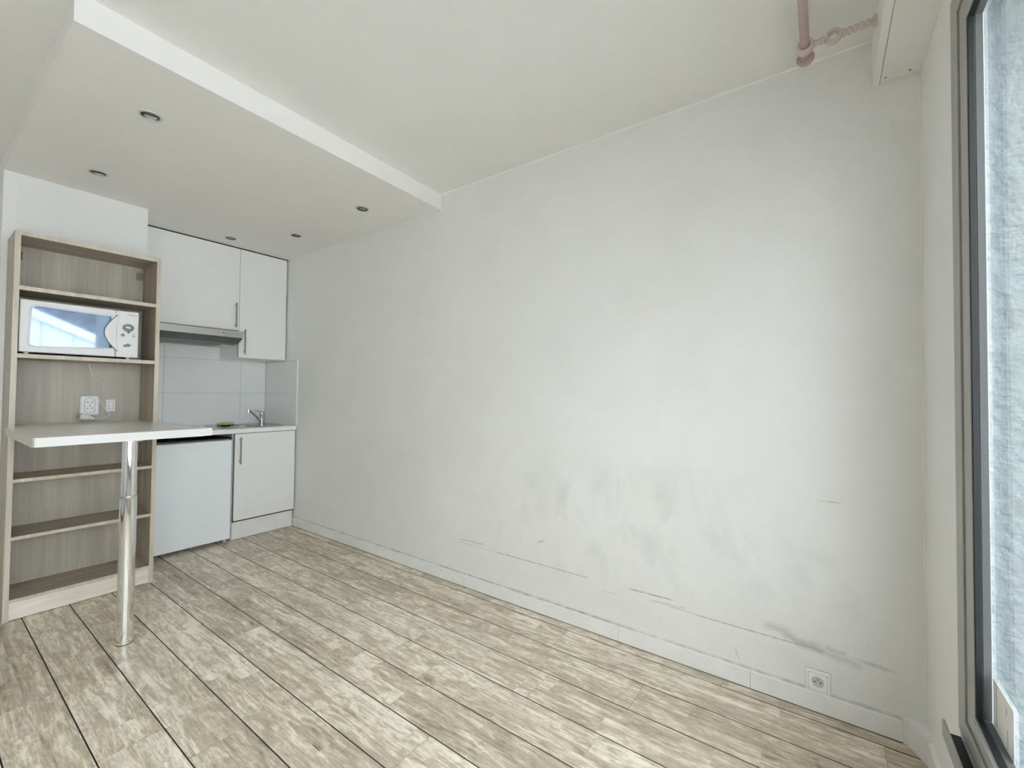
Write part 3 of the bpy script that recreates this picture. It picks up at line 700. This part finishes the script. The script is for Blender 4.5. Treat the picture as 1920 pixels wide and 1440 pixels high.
for kd, a, b, z in spec:
    rg = []
    for i in range(n):
        t = 2*math.pi*i/n
        x, y = rrect(t, a, b) if kd == 'r' else (cx+math.cos(t)*a, cy+math.sin(t)*b)
        rg.append(bm.verts.new((x, y, z)))
    rings.append(rg)
for A, B in zip(rings, rings[1:]):
    for i in range(n): bm.faces.new((A[i], A[(i+1)%n], B[(i+1)%n], B[i]))
bm.faces.new(rings[-1]); bmesh.ops.recalc_face_normals(bm, faces=bm.faces)
link('basin', bm, M_sink, snk, True)
bm = bmesh.new(); revolve(bm, [(.024,.0),(.024,.004),(.018,.005),(0,.003)], (cx,cy,.832), (0,0,1), 24); link('drain', bm, M_tap, snk, True)
fa = thing('kitchen_tap', 'chrome single-lever mixer tap standing behind the sink bowl', 'tap', (-.088, -.125, .9215))
bx, by = -.088, -.125
bm = bmesh.new(); revolve(bm, [(0,0),(.026,0),(.026,.006),(.021,.010),(.0205,.085),(.022,.092),(.022,.108),(.018,.114),(0,.116)], (bx,by,.9225), (0,0,1), 28); link('body', bm, M_tap, fa, True)
bm = bmesh.new(); tube(bm, [(bx-.010,by-.006,.945),(bx-.065,by-.042,.990),(bx-.125,by-.082,1.035),(bx-.160,by-.105,1.056),(bx-.172,by-.113,1.056)], .0095, 14); spt = link('spout', bm, M_tap, fa, True)
bm = bmesh.new(); acyl(bm, (bx-.170,by-.112,1.064), (bx-.173,by-.114,1.030), .0125, n=20); link('nozzle', bm, M_tap, spt, True)
bm = bmesh.new(); tube(bm, [(bx-.005,by-.003,1.034),(bx-.045,by-.030,1.044),(bx-.095,by-.063,1.056)], .0048, 10); link('lever', bm, M_tap, fa, True)
sg = thing('sponge', 'yellow sponge with dark scouring side lying left of the sink', 'sponge', (-.44, -.2, .923))
Rg = Matrix.Translation((-.425, -.185, .9245)) @ Matrix.Rotation(math.radians(28), 4, 'Z')
bm = bmesh.new(); abox(bm, -.060,.060,-.038,.038,.006,.026,.006,0,2); bm.transform(Rg); link('foam', bm, M_sponge, sg)
bm = bmesh.new(); abox(bm, -.060,.060,-.038,.038,0,.0062,.001); bm.transform(Rg); link('scouring_pad', bm, M_scour, sg)

# ------------------------------------------------------------------ base cabinet and fridge
def bar_handle(parent, x, y, z0, z1, w=.012):
    """flat bow handle on a door facing -y"""
    bm = bmesh.new()
    abox(bm, x-w/2, x+w/2, y-.030, y-.022, z0, z1, .0025)
    for zz in (z0+.022, z1-.022): acyl(bm, (x, y+.0005, zz), (x, y-.024, zz), .0045, n=10)
    return link('handle', bm, M_handle, parent)
bs = thing('sink_cabinet', 'white base cabinet with one door and a tall plinth under the sink', 'cabinet', (-.26, -.3, 0))
box('carcass', -.523, -.012, -.592, -.010, .150, .742, M_white, bs, .001)
box('top_rail', -.523, -.012, -.592, -.574, .742, .884, M_white, bs, .001)
d1 = box('door', -.5165, -.016, -.6115, -.594, .163, .879, M_white, bs, .0015)
box('gap_shade', -.5225, -.0122, -.5965, -.5925, .1505, .8838, M_gap, bs, 0)  # dark sheet behind the door, paints shade into the gaps round it
bar_handle(d1, -.481, -.6115, .628, .852)
box('plinth', -.523, -.0125, -.580, -.562, .003, .1495, M_base, bs, .001)
box('side_panel', -.536, -.5235, -.600, -.010, 0, .884, M_fgrey, bs, .001)
fr = thing('mini_fridge', 'small white under-counter fridge between the bookcase and the sink cabinet', 'fridge', (-.83, -.3, 0))
box('cabinet_body', -1.098, -.546, -.560, -.060, .030, .846, M_fridge, fr, .004)
fd = box('door', -1.100, -.5445, -.625, -.566, .034, .832, M_fridge, fr, .005, 2)
box('door_seal', -1.094, -.551, -.566, -.560, .045, .826, M_fgrey, fr, 0)
box('top_lid', -1.100, -.5445, -.615, -.058, .846, .853, M_black, fr, .002)
box('door_top_edge', -1.096, -.549, -.622, -.575, .832, .838, M_fgrey, fd, .001)
for x, yy in ((-1.07,-.585),(-.572,-.585),(-1.07,-.12),(-.572,-.12)):
    bm = bmesh.new(); acyl(bm, (x,yy,0), (x,yy,.036), .014, n=16); link('foot', bm, M_rodpale if yy < -.3 else M_black, fr)
bm = bmesh.new(); acyl(bm, (-.566,-.602,.826), (-.566,-.602,.848), .004, n=10); link('hinge_pin', bm, M_steel, fr)

# ------------------------------------------------------------------ wall cabinets and hood
def wall_cab(x0, x1, z0, z1, label, hx, hz0, hz1):
    c = thing('wall_cabinet', label, 'cabinet', ((x0+x1)/2, -.2, z0))
    box('carcass', x0+.0015, x1-.0015, -.380, -.007, z0, z1, M_white, c, .001)
    d = box('door', x0+.0018, x1-.0018, -.400, -.3825, z0-.002, z1-.001, M_white, c, .0012)
    bar_handle(d, hx, -.400, hz0, hz1)
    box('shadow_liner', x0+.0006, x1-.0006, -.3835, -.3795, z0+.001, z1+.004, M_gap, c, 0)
    return c
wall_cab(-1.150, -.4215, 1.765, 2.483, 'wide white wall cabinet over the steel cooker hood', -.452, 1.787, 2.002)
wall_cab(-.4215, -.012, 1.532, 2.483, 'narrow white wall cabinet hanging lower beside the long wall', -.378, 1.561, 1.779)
box('filler_strip', -1.150, -.003, -.392, -.372, 2.4855, ZS, M_gap, WB, 0)
hd = thing('cooker_hood', 'slim stainless steel cooker hood under the wide wall cabinet', 'cooker hood', (-.78, -.25, 1.69))
HX0, HX1 = -1.15, -.4235
bm = bmesh.new(); prism(bm, [(-.495,1.746),(-.495,1.691),(-.478,1.687),(-.385,1.687),(-.385,1.746)], 0, HX0, HX1-.0005); link('front_panel', bm, M_steel, hd)
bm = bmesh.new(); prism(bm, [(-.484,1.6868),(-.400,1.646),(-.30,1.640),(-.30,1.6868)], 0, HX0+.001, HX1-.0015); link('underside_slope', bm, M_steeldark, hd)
bm = bmesh.new(); prism(bm, [(-.2995,1.640),(-.012,1.640),(-.012,1.752),(-.2995,1.752)], 0, HX0+.002, HX1-.002); link('hood_body', bm, M_steel, hd)
box('filter_grille', HX0+.06, HX1-.09, -.288, -.06, 1.636, 1.6402, M_steeldark, hd, .001)
box('lamp_cover', HX1-.080, HX1-.020, -.28, -.22, 1.634, 1.6402, M_plastic, hd, .001)
bm = bmesh.new()
for i in range(5): abox(bm, -.560+i*.021, -.548+i*.021, -.4975, -.4945, 1.7175, 1.7225, .0005)
link('push_button', bm, M_handle, hd)
bm = bmesh.new(); acyl(bm, (-.577,-.4945,1.7205), (-.577,-.4985,1.7205), .0045, n=12); link('indicator', bm, M_black, hd)
bm = bmesh.new(); abox(bm, -.985,-.925,-.4962,-.4945,1.7140,1.7180); link('badge', bm, M_fgrey, hd)

# ------------------------------------------------------------------ outside
bm = bmesh.new(); abox(bm, -16, 12, -20, YW-T, -.35, -.15); abox(bm, -16, XL-T-.001, YW-T, 8, -.35, -.15); tag(struct('ground', bm, M_ground), kind='structure')
bm = bmesh.new(); abox(bm, -.30, -.05, -7.2, YW-T-.002, -.15, 2.9); ow = link('garden_wall', bm, M_render); tag(ow, kind='structure')
bm = bmesh.new(); abox(bm, WX0-.0002, WX0-.028, YW-T-.01, YW-.0312, WZ0, WZ1, .003); abox(bm, WX0, WX1, YW-T-.01, YW-.0312, WZ0-.03, WZ0+.006, .002)
link('outer_reveal', bm, M_render, WF)
nb = thing('outbuilding', 'white boarded outbuilding with sloping slate roof, mirrored in the microwave door', 'building', (0, -9, -.15))
zl = lambda x: 2.74 - (x+.95)*.46
for i in range(12):
    xa = -3.2 + i*.42; xb = xa + .41
    bm = bmesh.new(); prism(bm, [(xa,-.15),(xb,-.15),(xb,zl(xb)),(xa,zl(xa))], 1, -9.25, -9.0); link('cladding_board', bm, M_facade, nb)
bm = bmesh.new(); prism(bm, [(-3.3,zl(-3.3)-.16),(1.9,zl(1.9)-.16),(1.9,zl(1.9)),(-3.3,zl(-3.3))], 1, -9.3, -8.93); link('barge_board', bm, M_facade, nb)
for r_ in range(9):
    bm = bmesh.new(); o_ = r_*.19
    prism(bm, [(-3.4,zl(-3.4)+.01+o_),(2.0,zl(2.0)+.01+o_),(2.0,zl(2.0)+.22+o_),(-3.4,zl(-3.4)+.22+o_)], 1, -9.12-r_*.16, -9.09-r_*.16); link('slate_course', bm, M_slate, nb)

tb2 = thing('sky_blocking_building', 'unseen pale rendered building added behind the outbuilding to block the low sky', 'building', (-2, -12, -.15))  # added out of view to cut low sky and even the wall light
box('sky_blocking_facade', -14, 9, -12.5, -12, -.15, 5.2, M_sky_blocking, tb2, 0)
box('sky_blocking_cornice', -14.2, 9.2, -12.6, -11.8, 5.2, 5.45, M_sky_blocking, tb2, 0)
for fz in (.9, 3.2):
    for fx in range(9):
        x_ = -12 + fx*2.4; w_ = box('window_surround', x_, x_+1.1, -12.02, -11.98, fz, fz+1.7, M_white, tb2, 0)
        box('sky_blocking_window_glazing', x_+.07, x_+1.03, -12.0, -11.97, fz+.07, fz+1.63, M_mwdark, w_, 0)
